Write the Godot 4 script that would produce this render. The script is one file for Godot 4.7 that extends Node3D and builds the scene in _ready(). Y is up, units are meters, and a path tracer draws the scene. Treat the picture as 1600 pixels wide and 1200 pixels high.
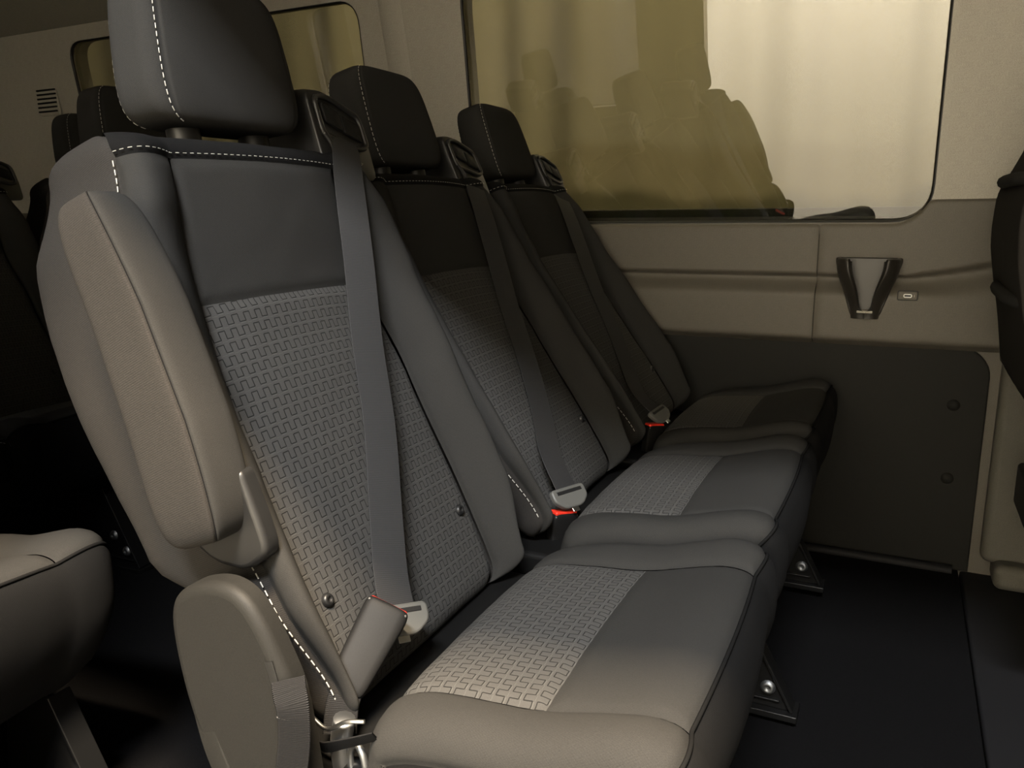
extends Node3D
# Interior of a passenger van: a row of three cloth seats seen through the open sliding door.
# x runs towards the front of the van, y up, z towards the photographer; van floor at y = 0.

var M := {}
var taken := {}
var rng := RandomNumberGenerator.new()
var bump_noise := FastNoiseLite.new()
const SEAT_BASE := Vector3(-0.40, 0.0, 0.0)

# ---------------------------------------------------------------- naming
func numbered(called: String) -> String:
	if not taken.has(called):
		taken[called] = 0
		return called
	taken[called] += 1
	return "%s_%03d" % [called, taken[called]]

func tag(o: Node, label: String, category: String, group := "") -> void:
	o.set_meta("label", label)
	o.set_meta("category", category)
	if group != "":
		o.set_meta("group", group)

func thing(called: String, label: String, category: String, at := Vector3.ZERO, group := "") -> Node3D:
	var o := Node3D.new()
	o.name = numbered(called)
	add_child(o)
	o.position = at
	tag(o, label, category, group)
	return o

func obj(called: String, mesh: Mesh, mat: Material, parent: Node, at := Vector3.ZERO) -> MeshInstance3D:
	var o := MeshInstance3D.new()
	o.mesh = mesh
	o.material_override = mat
	o.cast_shadow = GeometryInstance3D.SHADOW_CASTING_SETTING_DOUBLE_SIDED
	o.name = numbered(called) if parent == self else called
	parent.add_child(o, true)
	o.position = at
	return o

func struct(called: String, mesh: Mesh, mat: Material, at := Vector3.ZERO) -> MeshInstance3D:
	var o := obj(called, mesh, mat, self, at)
	o.set_meta("kind", "structure")
	return o

# ---------------------------------------------------------------- mesh helpers
func build(v: PackedVector3Array, uv: PackedVector2Array, idx: PackedInt32Array, n := PackedVector3Array()) -> ArrayMesh:
	if n.is_empty():
		n.resize(v.size())
		for k in range(0, idx.size(), 3):
			var f := (v[idx[k + 2]] - v[idx[k]]).cross(v[idx[k + 1]] - v[idx[k]])
			for q in 3:
				n[idx[k + q]] += f
		for k in n.size():
			n[k] = n[k].normalized() if n[k].length() > 1e-14 else Vector3.UP
	var a := []
	a.resize(Mesh.ARRAY_MAX)
	a[Mesh.ARRAY_VERTEX] = v
	a[Mesh.ARRAY_NORMAL] = n
	a[Mesh.ARRAY_TEX_UV] = uv
	a[Mesh.ARRAY_INDEX] = idx
	var m := ArrayMesh.new()
	m.add_surface_from_arrays(Mesh.PRIMITIVE_TRIANGLES, a)
	return m

func grid_index(rows: int, cols: int, flip := false, base := 0) -> PackedInt32Array:
	var idx := PackedInt32Array()
	for i in rows - 1:
		for j in cols - 1:
			var a := base + i * cols + j
			var b := a + 1
			var c := a + cols
			var d := c + 1
			if flip:
				idx.append_array([a, b, c, b, d, c])
			else:
				idx.append_array([a, c, b, b, c, d])
	return idx

# A grid of points; wrap joins the normals of the first and last column; metric uv.
func grid_mesh(p: PackedVector3Array, rows: int, cols: int, flip := false, wrap := false, uv := PackedVector2Array()) -> ArrayMesh:
	var idx := grid_index(rows, cols, flip)
	if uv.is_empty():
		uv.resize(p.size())
		for i in rows:
			var s := 0.0
			for j in cols:
				if j > 0:
					s += p[i * cols + j].distance_to(p[i * cols + j - 1])
				uv[i * cols + j] = Vector2(s, i * 0.01)
	var n := PackedVector3Array()
	n.resize(p.size())
	for k in range(0, idx.size(), 3):
		var f := (p[idx[k + 2]] - p[idx[k]]).cross(p[idx[k + 1]] - p[idx[k]])
		for q in 3:
			n[idx[k + q]] += f
	if wrap:
		for i in rows:
			var s := n[i * cols] + n[i * cols + cols - 1]
			n[i * cols] = s
			n[i * cols + cols - 1] = s
	for k in n.size():
		n[k] = n[k].normalized() if n[k].length() > 1e-14 else Vector3.UP
	return build(p, uv, idx, n)

func join(meshes: Array) -> ArrayMesh:
	var st := SurfaceTool.new()
	st.begin(Mesh.PRIMITIVE_TRIANGLES)
	for m in meshes:
		st.append_from(m, 0, Transform3D())
	return st.commit()

func moved(m: Mesh, t: Transform3D) -> ArrayMesh:
	var st := SurfaceTool.new()
	st.begin(Mesh.PRIMITIVE_TRIANGLES)
	st.append_from(m, 0, t)
	return st.commit()

# A box with chamfered, shaded edges.
func rbox(size: Vector3, r := 0.004, at := Vector3.ZERO) -> ArrayMesh:
	var h := size / 2.0
	r = minf(r, minf(h.x, minf(h.y, h.z)) * 0.98)
	var v := PackedVector3Array()
	var n := PackedVector3Array()
	var uv := PackedVector2Array()
	var idx := PackedInt32Array()
	var steps := 3
	var ax := [Vector3.RIGHT, Vector3.UP, Vector3.BACK]
	for f in 6:
		var w: Vector3 = ax[f % 3] * (1.0 if f < 3 else -1.0)
		var u: Vector3 = ax[(f + 1) % 3]
		var t: Vector3 = ax[(f + 2) % 3] * (1.0 if f < 3 else -1.0)
		var hu := absf(h.dot(u))
		var ht := absf(h.dot(t))
		var hw := absf(h.dot(w))
		var cu := edge_steps(hu, r, steps)
		var ct := edge_steps(ht, r, steps)
		var base := v.size()
		for i in cu.size():
			for j in ct.size():
				var p: Vector3 = u * cu[i] + t * ct[j] + w * hw
				var c := Vector3(clampf(p.x, -h.x + r, h.x - r), clampf(p.y, -h.y + r, h.y - r), clampf(p.z, -h.z + r, h.z - r))
				var d := (p - c).normalized()
				v.append(at + c + d * r)
				n.append(d)
				uv.append(Vector2(cu[i], ct[j]))
		idx.append_array(grid_index(cu.size(), ct.size(), true, base))
	return build(v, uv, idx, n)

func edge_steps(h: float, r: float, steps: int) -> PackedFloat32Array:
	var o := PackedFloat32Array()
	for k in steps + 1:
		o.append(-h + r - r * tan(PI / 4.0 * (1.0 - float(k) / steps)))
	for k in steps + 1:
		o.append(h - r + r * tan(PI / 4.0 * float(k) / steps))
	return o

# A tube along points.
func tube(pts: Array, r: float, sides := 8, closed := false) -> ArrayMesh:
	var p := PackedVector3Array()
	var up := Vector3.UP
	var count := pts.size()
	for i in count:
		var a: Vector3 = pts[(i - 1 + count) % count] if closed else pts[maxi(i - 1, 0)]
		var b: Vector3 = pts[(i + 1) % count] if closed else pts[mini(i + 1, count - 1)]
		var d := (b - a).normalized()
		if absf(d.dot(up)) > 0.95:
			up = Vector3.RIGHT if absf(d.x) < 0.9 else Vector3.BACK
		var s := d.cross(up).normalized()
		up = s.cross(d).normalized()
		for k in sides + 1:
			var g := TAU * k / sides
			p.append(pts[i] + (s * cos(g) + up * sin(g)) * r)
	var rows := count
	if closed:
		for k in sides + 1:
			p.append(p[k])
		rows += 1
	elif count > 1:
		var q := PackedVector3Array()
		for k in sides + 1:
			q.append(pts[0])
		q.append_array(p)
		for k in sides + 1:
			q.append(pts[count - 1])
		p = q
		rows += 2
	return grid_mesh(p, rows, sides + 1, true, true)

# Turned shape: profile of (radius, height), axis y.
func lathe(prof: Array, sides := 24) -> ArrayMesh:
	var p := PackedVector3Array()
	for q in prof:
		for k in sides + 1:
			var g := TAU * k / sides
			p.append(Vector3(cos(g) * q.x, q.y, sin(g) * q.x))
	return grid_mesh(p, prof.size(), sides + 1, prof[prof.size() - 1].y >= prof[0].y, true)

# Flat outline (x, y) given thickness in z (from 0 to depth) with a rounded rim on the +z side.
func slab(outline: PackedVector2Array, depth: float, rim := 0.004, steps := 4) -> ArrayMesh:
	var v := PackedVector3Array()
	var o := outline
	if Geometry2D.is_polygon_clockwise(o):
		o = o.duplicate()
		o.reverse()
	var n := o.size()
	var rows := 0
	var inward := PackedVector2Array()
	for k in n:
		var a := (o[k] - o[(k - 1 + n) % n]).normalized()
		var b := (o[(k + 1) % n] - o[k]).normalized()
		var t := (a + b).normalized()
		inward.append(Vector2(-t.y, t.x) / maxf(0.5, sqrt(maxf(0.05, (1.0 + a.dot(b)) / 2.0))))
	var levels := [Vector2(0.0, 0.0)]
	for s in steps + 1:
		var g := PI / 2.0 * s / steps
		levels.append(Vector2(rim * (1.0 - cos(g)), depth - rim + rim * sin(g)))
	for l in levels:
		for k in n + 1:
			var q: Vector2 = o[k % n] + inward[k % n] * l.x
			v.append(Vector3(q.x, q.y, l.y))
		rows += 1
	var side := grid_mesh(v, rows, n + 1, false, true)
	var cap := PackedVector2Array()
	for k in n:
		cap.append(o[k] + inward[k] * rim)
	var tri := Geometry2D.triangulate_polygon(cap)
	var cv := PackedVector3Array()
	var cuv := PackedVector2Array()
	var ci := PackedInt32Array()
	for q in cap:
		cv.append(Vector3(q.x, q.y, depth))
		cuv.append(q)
	for k in range(0, tri.size(), 3):
		var a := cap[tri[k]]
		var b := cap[tri[k + 1]]
		var c := cap[tri[k + 2]]
		if (b - a).cross(c - a) > 0.0:
			ci.append_array([tri[k], tri[k + 2], tri[k + 1]])
		else:
			ci.append_array([tri[k], tri[k + 1], tri[k + 2]])
	for q in o:
		cv.append(Vector3(q.x, q.y, 0.0))
		cuv.append(q)
	var tri2 := Geometry2D.triangulate_polygon(o)
	for k in range(0, tri2.size(), 3):
		var a := o[tri2[k]]
		var b := o[tri2[k + 1]]
		var c := o[tri2[k + 2]]
		if (b - a).cross(c - a) > 0.0:
			ci.append_array([n + tri2[k], n + tri2[k + 1], n + tri2[k + 2]])
		else:
			ci.append_array([n + tri2[k], n + tri2[k + 2], n + tri2[k + 1]])
	var nn := PackedVector3Array()
	for k in n:
		nn.append(Vector3.BACK)
	for k in n:
		nn.append(Vector3.FORWARD)
	return join([side, build(cv, cuv, ci, nn)])

func round_poly(pts: Array, r: float, steps := 5) -> PackedVector2Array:
	var o := PackedVector2Array()
	var n := pts.size()
	for k in n:
		var p: Vector2 = pts[k]
		var a: Vector2 = pts[(k - 1 + n) % n]
		var b: Vector2 = pts[(k + 1) % n]
		var rr := minf(r, minf(p.distance_to(a), p.distance_to(b)) * 0.48)
		var s := p + (a - p).normalized() * rr
		var e := p + (b - p).normalized() * rr
		for q in steps + 1:
			var u := float(q) / steps
			o.append(s.lerp(p, u).lerp(p.lerp(e, u), u))
	return o

func smooth_line(pts: Array, per := 8) -> Array:
	var o := []
	for i in pts.size() - 1:
		var a = pts[maxi(i - 1, 0)]
		var b = pts[i]
		var c = pts[i + 1]
		var d = pts[mini(i + 2, pts.size() - 1)]
		for k in per:
			o.append(b.cubic_interpolate(c, a, d, float(k) / per))
	o.append(pts[pts.size() - 1])
	return o

# A woven strap: centre points, width direction at each, real thickness.
func ribbon(pts: Array, across: Array, width: float, thick := 0.0016) -> ArrayMesh:
	var p := PackedVector3Array()
	var uv := PackedVector2Array()
	var s := 0.0
	for i in pts.size():
		var d: Vector3 = (pts[mini(i + 1, pts.size() - 1)] - pts[maxi(i - 1, 0)]).normalized()
		var w: Vector3 = across[i]
		w = (w - d * w.dot(d)).normalized()
		var n := w.cross(d).normalized()
		if i > 0:
			s += pts[i].distance_to(pts[i - 1])
		var h := width / 2.0
		var e := thick / 2.0
		var ring := [w * (h - e) + n * e, w * h, w * (h - e) - n * e, -w * (h - e) - n * e, -w * h, -w * (h - e) + n * e, w * (h - e) + n * e]
		var us := [h, h + e, h, -h, -h - e, -h, h]
		for k in 7:
			p.append(pts[i] + ring[k])
			uv.append(Vector2(us[k], s))
	return grid_mesh(p, pts.size(), 7, false, true, uv)

# Sewn thread: short raised dashes along a line that lies on a surface.
func stitches(line: Array, dash := 0.0062, gap := 0.0034, r := 0.0007) -> ArrayMesh:
	var parts := []
	var cum := [0.0]
	for k in range(1, line.size()):
		cum.append(cum[k - 1] + line[k].distance_to(line[k - 1]))
	var total: float = cum[cum.size() - 1]
	var s := 0.0
	var at_line := func(q: float) -> Vector3:
		var k := 1
		while k < cum.size() - 1 and cum[k] < q:
			k += 1
		return line[k - 1].lerp(line[k], (q - cum[k - 1]) / maxf(1e-6, cum[k] - cum[k - 1]))
	while s + dash < total:
		parts.append(tube([at_line.call(s), at_line.call(s + dash * 0.25), at_line.call(s + dash * 0.75), at_line.call(s + dash)], r, 5))
		s += dash + gap
	return join(parts)

func sewn(m: Mesh, parent: Node) -> void:
	obj("stitching", m, M.thread, parent).set_meta("kind", "stuff")

# ---------------------------------------------------------------- upholstery: a cushion swept along a profile
class Loft:
	var c := []          # dense profile points
	var nrm := []        # outward normals
	var cum := []
	var keys := {}
	func _init(pts: Array, k: Dictionary) -> void:
		keys = k
		for i in pts.size() - 1:
			for q in 12:
				c.append(pts[i].cubic_interpolate(pts[i + 1], pts[maxi(i - 1, 0)], pts[mini(i + 2, pts.size() - 1)], q / 12.0))
		c.append(pts[pts.size() - 1])
		cum.append(0.0)
		for i in range(1, c.size()):
			cum.append(cum[i - 1] + c[i].distance_to(c[i - 1]))
		for i in c.size():
			var d: Vector2 = (c[mini(i + 1, c.size() - 1)] - c[maxi(i - 1, 0)]).normalized()
			nrm.append(Vector2(d.y, -d.x))
	func length() -> float:
		return cum[cum.size() - 1]
	func val(name: String, t: float) -> float:
		var k: Array = keys[name]
		if t <= k[0][0]:
			return k[0][1]
		for i in range(1, k.size()):
			if t <= k[i][0]:
				var u: float = (t - k[i - 1][0]) / (k[i][0] - k[i - 1][0])
				return lerpf(k[i - 1][1], k[i][1], u * u * (3.0 - 2.0 * u))
		return k[k.size() - 1][1]
	func at(t: float) -> Array:
		var s: float = clampf(t, 0.0, 1.0) * length()
		var i := 1
		while i < cum.size() - 1 and cum[i] < s:
			i += 1
		var u: float = (s - cum[i - 1]) / (cum[i] - cum[i - 1])
		return [c[i - 1].lerp(c[i], u), (nrm[i - 1].lerp(nrm[i], u)).normalized()]
	func bez(a: Vector2, b: Vector2, cc: Vector2, d: Vector2, u: float) -> Vector2:
		return a.bezier_interpolate(b, cc, d, u)
	# cross-section: |a| 0..1 centre panel, 1..2 bolster, 2..3 side, 3..4 back
	func section(a: float, t: float) -> Vector2:
		var sg := signf(a)
		a = absf(a)
		var i := val("I", t)
		var w := val("W", t)
		var b := val("B", t)
		var th := val("T", t)
		var drop := val("S", t)
		var crown := val("K", t)
		var q: Vector2
		if a <= 1.0:
			q = Vector2(a * i, crown * (1.0 - a * a))
		elif a <= 2.0:
			q = bez(Vector2(i, 0), Vector2(i + (w - i) * 0.30, b * 0.55), Vector2(w, b * 1.65), Vector2(w, b - drop), a - 1.0)
		elif a <= 3.0:
			q = bez(Vector2(w, b - drop), Vector2(w, b - drop - 0.4 * (th + b - drop)), Vector2(w, -th), Vector2(w - 0.02, -th), a - 2.0)
		else:
			q = Vector2((w - 0.02) * (4.0 - a), -th)
		return Vector2(q.x * sg, q.y)
	func pt(a: float, t: float) -> Vector3:
		var f := at(t)
		var q := section(a, t)
		var cap := maxf(0.0, t - 1.0)
		if t < 0.0:
			# rounded lower end
			var gb := clampf(-t / 0.06, 0.0, 1.0) * PI / 2.0
			var midb := -val("T", 0.0) * 0.5
			q.y = midb + (q.y - midb) * cos(gb)
			q.x *= 1.0 - 0.10 * (1.0 - cos(gb))
			var dn := Vector2(f[1].y, -f[1].x)
			var pb: Vector2 = f[0] + f[1] * q.y + dn * (sin(gb) * 0.030)
			return Vector3(pb.x, pb.y, q.x)
		if cap > 0.0:
			# rounded top: the section closes towards its middle
			var g := clampf(cap / 0.12, 0.0, 1.0) * PI / 2.0
			var mid := -val("T", 1.0) * 0.42
			q.y = mid + (q.y - mid) * cos(g)
			q.x *= 1.0 - 0.16 * (1.0 - cos(g))
			var up := Vector2(-f[1].y, f[1].x)
			var lift := sin(g) * val("C", 1.0)
			var p2: Vector2 = f[0] + f[1] * q.y + up * lift
			return Vector3(p2.x, p2.y, q.x)
		var p: Vector2 = f[0] + f[1] * q.y
		return Vector3(p.x, p.y, q.x)

# One sewn panel of a loft. tuck = [a start, a end, t start, t end]: which edges are drawn into a seam.
func panel(l: Loft, a0: float, a1: float, na: int, t0: float, t1: float, nt: int, tuck: Array, off: Vector3, warp: Callable, deep := 0.0035, wide := 0.007) -> ArrayMesh:
	var rows := nt + 1
	var cols := na + 1
	var p := PackedVector3Array()
	var fine := func(k: int, n: int) -> float:   # denser near both ends
		var u := float(k) / n
		return u - 0.105 * sin(TAU * u)
	for i in rows:
		for j in cols:
			p.append(l.pt(lerpf(a0, a1, fine.call(j, na)), lerpf(t0, t1, fine.call(i, nt))))
	var flip := true
	var idx := grid_index(rows, cols, flip)
	var n := PackedVector3Array()
	n.resize(p.size())
	for k in range(0, idx.size(), 3):
		var f := (p[idx[k + 2]] - p[idx[k]]).cross(p[idx[k + 1]] - p[idx[k]])
		for q in 3:
			n[idx[k + q]] += f
	var du := PackedFloat32Array()
	var dv := PackedFloat32Array()
	du.resize(p.size())
	dv.resize(p.size())
	for i in rows:
		for j in range(1, cols):
			du[i * cols + j] = du[i * cols + j - 1] + p[i * cols + j].distance_to(p[i * cols + j - 1])
	for j in cols:
		for i in range(1, rows):
			dv[i * cols + j] = dv[(i - 1) * cols + j] + p[i * cols + j].distance_to(p[(i - 1) * cols + j])
	var uv := PackedVector2Array()
	var out := PackedVector3Array()
	for i in rows:
		for j in cols:
			var k := i * cols + j
			var d := 1.0
			if tuck[0]: d = minf(d, du[k])
			if tuck[1]: d = minf(d, du[i * cols + cols - 1] - du[k])
			if tuck[2]: d = minf(d, dv[k])
			if tuck[3]: d = minf(d, dv[(rows - 1) * cols + j] - dv[k])
			var nn := n[k].normalized()
			var puff := bump_noise.get_noise_3dv(p[k] * 1.0) * 0.0012
			out.append(warp.call(p[k] + nn * (puff - deep * exp(-pow(d / wide, 2.0)))) - off)
			uv.append(Vector2(du[k] - du[i * cols + cols - 1] * 0.5, dv[k]))
	return grid_mesh(out, rows, cols, flip, false, uv)

func loft_line(l: Loft, a0: float, a1: float, t0: float, t1: float, n: int, lift: float, off: Vector3, warp: Callable) -> Array:
	var o := []
	for k in n + 1:
		var a := lerpf(a0, a1, float(k) / n)
		var t := lerpf(t0, t1, float(k) / n)
		var p := l.pt(a, t)
		var e := 0.01
		var da := l.pt(a + e, t) - l.pt(a - e, t)
		var dt := l.pt(a, t + e) - l.pt(a, t - e)
		var nn := dt.cross(da).normalized()
		o.append(warp.call(p + nn * lift) - off)
	return o

# ---------------------------------------------------------------- materials
func mat(called: String, c: Color, rough := 0.8, metal := 0.0, spec := 0.5) -> StandardMaterial3D:
	var m := StandardMaterial3D.new()
	m.resource_name = called
	m.albedo_color = Color(c.r, c.g, c.b).linear_to_srgb()   # colours below are linear base colours
	m.roughness = rough
	m.metallic = metal
	m.metallic_specular = spec
	M[called] = m
	return m

func image_texture(w: int, h: int, f: Callable) -> ImageTexture:
	var im := Image.create(w, h, false, Image.FORMAT_RGB8)
	for y in h:
		for x in w:
			var g: float = f.call(x, y)
			im.set_pixel(x, y, Color(g, g, g))
	return ImageTexture.create_from_image(im)

func textured(m: StandardMaterial3D, albedo: Texture2D, height: Texture2D, scale: float, relief: float, tri := true) -> void:
	m.albedo_texture = albedo
	if height:
		m.heightmap_enabled = true
		m.heightmap_texture = height
		m.heightmap_scale = relief
	m.uv1_triplanar = tri
	m.uv1_scale = Vector3(scale, scale, scale)

func make_materials() -> void:
	# knitted cloth: fine dotted grain
	var grain := RandomNumberGenerator.new()
	grain.seed = 5
	var knit := image_texture(256, 256, func(x, y):
		var w := 0.5 + 0.5 * sin(TAU * x / 8.0) * sin(TAU * y / 8.0 + (PI if (x / 8) % 2 == 1 else 0.0))
		return clampf(0.80 + 0.13 * w + grain.randf_range(-0.12, 0.12), 0.0, 1.0))
	var twill := image_texture(256, 256, func(x, y):
		var w := 0.5 + 0.5 * sin(TAU * (x + y * 2) / 16.0)
		return clampf(0.74 + 0.17 * w + grain.randf_range(-0.13, 0.13), 0.0, 1.0))
	var pebble_noise := FastNoiseLite.new()
	pebble_noise.seed = 21
	pebble_noise.frequency = 0.09
	var pebble := image_texture(256, 256, func(x, y):
		var a: float = TAU * x / 256.0
		var b: float = TAU * y / 256.0
		var q := pebble_noise.get_noise_3d(cos(a) * 60.0 + cos(b) * 41.0, sin(a) * 60.0 + 17.0, sin(b) * 60.0 + cos(b) * 23.0)
		return clampf(0.86 + 0.16 * q + grain.randf_range(-0.05, 0.05), 0.0, 1.0))
	var carpet := image_texture(256, 256, func(x, y):
		return clampf(0.65 + grain.randf_range(-0.35, 0.35), 0.0, 1.0))
	textured(mat("cloth", Color(0.034, 0.0335, 0.032), 0.95, 0.0, 0.2), knit, knit, 16.0, 0.03)
	textured(mat("cloth_side", Color(0.037, 0.0345, 0.032), 0.95, 0.0, 0.2), twill, twill, 14.0, 0.04)
	textured(mat("cloth_dark", Color(0.007, 0.007, 0.0072), 0.95, 0.0, 0.25), twill, twill, 14.0, 0.03)
	# seat insert: rows of interlocking square waves with light dashes between the rows
	var tw := 128
	var th := 224
	var wave := func(x: int, y: int) -> float:
		var row := y / 112
		var yy := y % 112
		var xx := (x + (64 if row == 1 else 0)) % 128
		var line := 0.0
		var up := 16
		var down := 88
		var t := 4
		if xx < 64:
			if absi(yy - up) < t: line = 1.0
		elif absi(yy - down) < t: line = 1.0
		if yy >= up and yy <= down and (absi(xx - 64) < t or xx < t or xx > 127 - t): line = 1.0
		return line
	var dash := func(x: int, y: int) -> float:
		var row := y / 112
		var yy := y % 112
		var xx := (x + (64 if row == 1 else 0)) % 128
		if xx > 4 and xx < 60 and (yy < 11 or yy > 105):
			return 0.55 if yy > 1 and yy < 5 else 1.0
		return 0.0
	var insert_color := image_texture(tw, th, func(x, y):
		var g := 0.66 + grain.randf_range(-0.09, 0.09)
		var l: float = wave.call(x, y)
		var d: float = dash.call(x, y)
		if l > 0.0: g = 0.36 + grain.randf_range(-0.05, 0.05)
		elif d > 0.0: g = 0.66 + 0.09 * d + grain.randf_range(-0.04, 0.04)
		return clampf(g, 0.0, 1.0))
	var insert_height := image_texture(tw, th, func(x, y):
		var l: float = wave.call(x, y)
		var d: float = dash.call(x, y)
		return 0.05 if l > 0.0 else (0.82 if d > 0.0 else 0.7 + grain.randf_range(-0.1, 0.1)))
	var ins := mat("cloth_insert", Color(0.128, 0.126, 0.121), 0.92, 0.0, 0.3)
	textured(ins, insert_color, insert_height, 1.0, 0.12, false)
	ins.uv1_scale = Vector3(1.0 / 0.0165, 1.0 / 0.030, 1.0)
	# seat belt webbing: ribs across, bright selvedge threads
	var web := image_texture(128, 64, func(x, y):
		var edge := absf(x - 63.5) / 63.5
		var g := 0.66 + 0.16 * sin(TAU * y / 16.0) + grain.randf_range(-0.12, 0.12)
		if edge > 0.93:
			g = 1.0 if (y / 8) % 2 == 0 else 0.25
		return clampf(g, 0.0, 1.0))
	var wb := mat("webbing", Color(0.022, 0.022, 0.0235), 0.65, 0.0, 0.5)
	textured(wb, web, web, 1.0, 0.03, false)
	wb.uv1_scale = Vector3(1.0 / 0.0485, 1.0 / 0.009, 1.0)
	wb.uv1_offset = Vector3(0.5, 0.0, 0.0)
	var wg := mat("webbing_grey", Color(0.024, 0.024, 0.025), 0.8, 0.0, 0.2)
	textured(wg, web, web, 1.0, 0.03, false)
	wg.uv1_scale = Vector3(1.0 / 0.031, 1.0 / 0.006, 1.0)
	wg.uv1_offset = Vector3(0.5, 0.0, 0.0)
	mat("thread", Color(0.42, 0.41, 0.37), 0.8)
	mat("piping", Color(0.008, 0.008, 0.008), 0.95, 0.0, 0.1)
	mat("plastic", Color(0.010, 0.010, 0.010), 0.42)
	textured(mat("plastic_grain", Color(0.015, 0.0146, 0.0132), 0.6, 0.0, 0.32), pebble, pebble, 22.0, 0.04)
	textured(mat("buckle_black", Color(0.012, 0.012, 0.012), 0.5, 0.0, 0.22), pebble, null, 20.0, 0.0)
	mat("tongue_grey", Color(0.075, 0.075, 0.070), 0.5)
	mat("button_red", Color(0.62, 0.03, 0.015), 0.35)
	mat("steel", Color(0.62, 0.62, 0.60), 0.28, 1.0)
	mat("zinc", Color(0.26, 0.27, 0.28), 0.48, 1.0)
	mat("black_steel", Color(0.006, 0.006, 0.006), 0.32, 0.0, 0.35)
	textured(mat("trim_brown", Color(0.125, 0.112, 0.090), 0.62), pebble, pebble, 24.0, 0.03)
	textured(mat("trim_charcoal", Color(0.0150, 0.0150, 0.0130), 0.75, 0.0, 0.35), pebble, pebble, 24.0, 0.04)
	textured(mat("trim_beige", Color(0.52, 0.49, 0.42), 0.7), pebble, pebble, 20.0, 0.02)
	textured(mat("trim_tan", Color(0.13, 0.122, 0.10), 0.7), pebble, pebble, 20.0, 0.02)
	textured(mat("headliner", Color(0.36, 0.34, 0.28), 0.95), knit, knit, 9.0, 0.03)
	textured(mat("carpet", Color(0.008, 0.008, 0.009), 1.0, 0.0, 0.2), carpet, carpet, 9.0, 0.15)
	mat("rubber", Color(0.007, 0.007, 0.008), 0.65, 0.0, 0.35)
	mat("seal", Color(0.006, 0.006, 0.006), 0.5)
	mat("holder", Color(0.018, 0.016, 0.013), 0.42)
	mat("body_paint", Color(0.55, 0.55, 0.53), 0.4)
	var gl := mat("tinted_glass", Color(0.010, 0.011, 0.006), 0.0, 0.0, 0.7)
	gl.transparency = BaseMaterial3D.TRANSPARENCY_ALPHA
	gl.albedo_color.a = 0.60
	var cg := mat("clear_glass", Color(0.03, 0.033, 0.03), 0.0)
	cg.transparency = BaseMaterial3D.TRANSPARENCY_ALPHA
	cg.albedo_color.a = 0.32
	# shop around the van
	textured(mat("curtain_cream", Color(0.74, 0.715, 0.63), 0.9), knit, null, 6.0, 0.0)
	textured(mat("curtain_olive", Color(0.46, 0.42, 0.23), 0.9), knit, null, 6.0, 0.0)
	textured(mat("concrete", Color(0.32, 0.31, 0.29), 0.8), pebble, null, 2.0, 0.0)
	mat("shop_wall", Color(0.5, 0.5, 0.5), 0.9)
	var lw := mat("lamp_warm", Color(0.9, 0.9, 0.9), 0.5)
	lw.emission_enabled = true
	lw.emission = Color(1.0, 0.90, 0.70)
	lw.emission_energy_multiplier = 4.0
	var lc := mat("lamp_cool", Color(0.9, 0.9, 0.9), 0.5)
	lc.emission_enabled = true
	lc.emission = Color(0.86, 0.92, 1.0)
	lc.emission_energy_multiplier = 3.0

# ---------------------------------------------------------------- seats
const BACK := [Vector2(-0.500, 0.365), Vector2(-0.512, 0.395), Vector2(-0.536, 0.45), Vector2(-0.583, 0.55), Vector2(-0.632, 0.66), Vector2(-0.678, 0.765), Vector2(-0.698, 0.85), Vector2(-0.712, 0.92)]
const CUSHION := [Vector2(-0.195, 0.215), Vector2(-0.150, 0.260), Vector2(-0.118, 0.325), Vector2(-0.112, 0.385), Vector2(-0.129, 0.420), Vector2(-0.162, 0.428), Vector2(-0.205, 0.419), Vector2(-0.27, 0.403), Vector2(-0.34, 0.396), Vector2(-0.395, 0.388), Vector2(-0.430, 0.370), Vector2(-0.445, 0.330)]
var T_SEAM := 0.732     # top of the patterned insert on the backrest
var T_NOSE := 0.400     # seam along the front edge of the cushion
var T_PATCH := 0.641    # front edge of the patterned insert on the cushion

func back_loft() -> Loft:
	return Loft.new(BACK, {
		"I": [[0.0, 0.176], [0.2, 0.174], [0.5, 0.165], [0.74, 0.148], [1.0, 0.138]],
		"W": [[0.0, 0.205], [0.2, 0.230], [0.6, 0.236], [0.84, 0.226], [1.0, 0.200]],
		"B": [[0.0, 0.044], [0.2, 0.054], [0.5, 0.056], [0.74, 0.050], [0.9, 0.036], [1.0, 0.022]],
		"T": [[0.0, 0.03], [0.2, 0.07], [0.34, 0.150], [0.8, 0.166], [1.0, 0.140]],
		"S": [[0.0, 0.018], [0.25, 0.03], [0.5, 0.055], [1.0, 0.035]],
		"K": [[0.0, 0.004], [0.5, 0.010], [1.0, 0.012]],
		"C": [[0.0, 0.035]],
	})

func cushion_loft() -> Loft:
	return Loft.new(CUSHION, {
		"I": [[0.0, 0.160], [0.4, 0.166], [1.0, 0.163]],
		"W": [[0.0, 0.225], [0.3, 0.240], [0.5, 0.246], [1.0, 0.240]],
		"B": [[0.0, 0.004], [0.3, 0.010], [0.45, 0.019], [0.7, 0.016], [1.0, 0.0]],
		"T": [[0.0, 0.06], [0.3, 0.12], [1.0, 0.13]],
		"S": [[0.0, 0.03], [0.5, 0.045], [1.0, 0.04]],
		"K": [[0.0, 0.006], [0.4, 0.010], [0.6, 0.006], [1.0, 0.004]],
	})

func lean(extra_deg: float) -> Callable:
	var g := deg_to_rad(extra_deg)
	return func(p: Vector3) -> Vector3:
		var d := Vector2(p.x + 0.54, p.y - 0.40).rotated(g)
		return Vector3(d.x - 0.54, d.y + 0.40, p.z)

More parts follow.
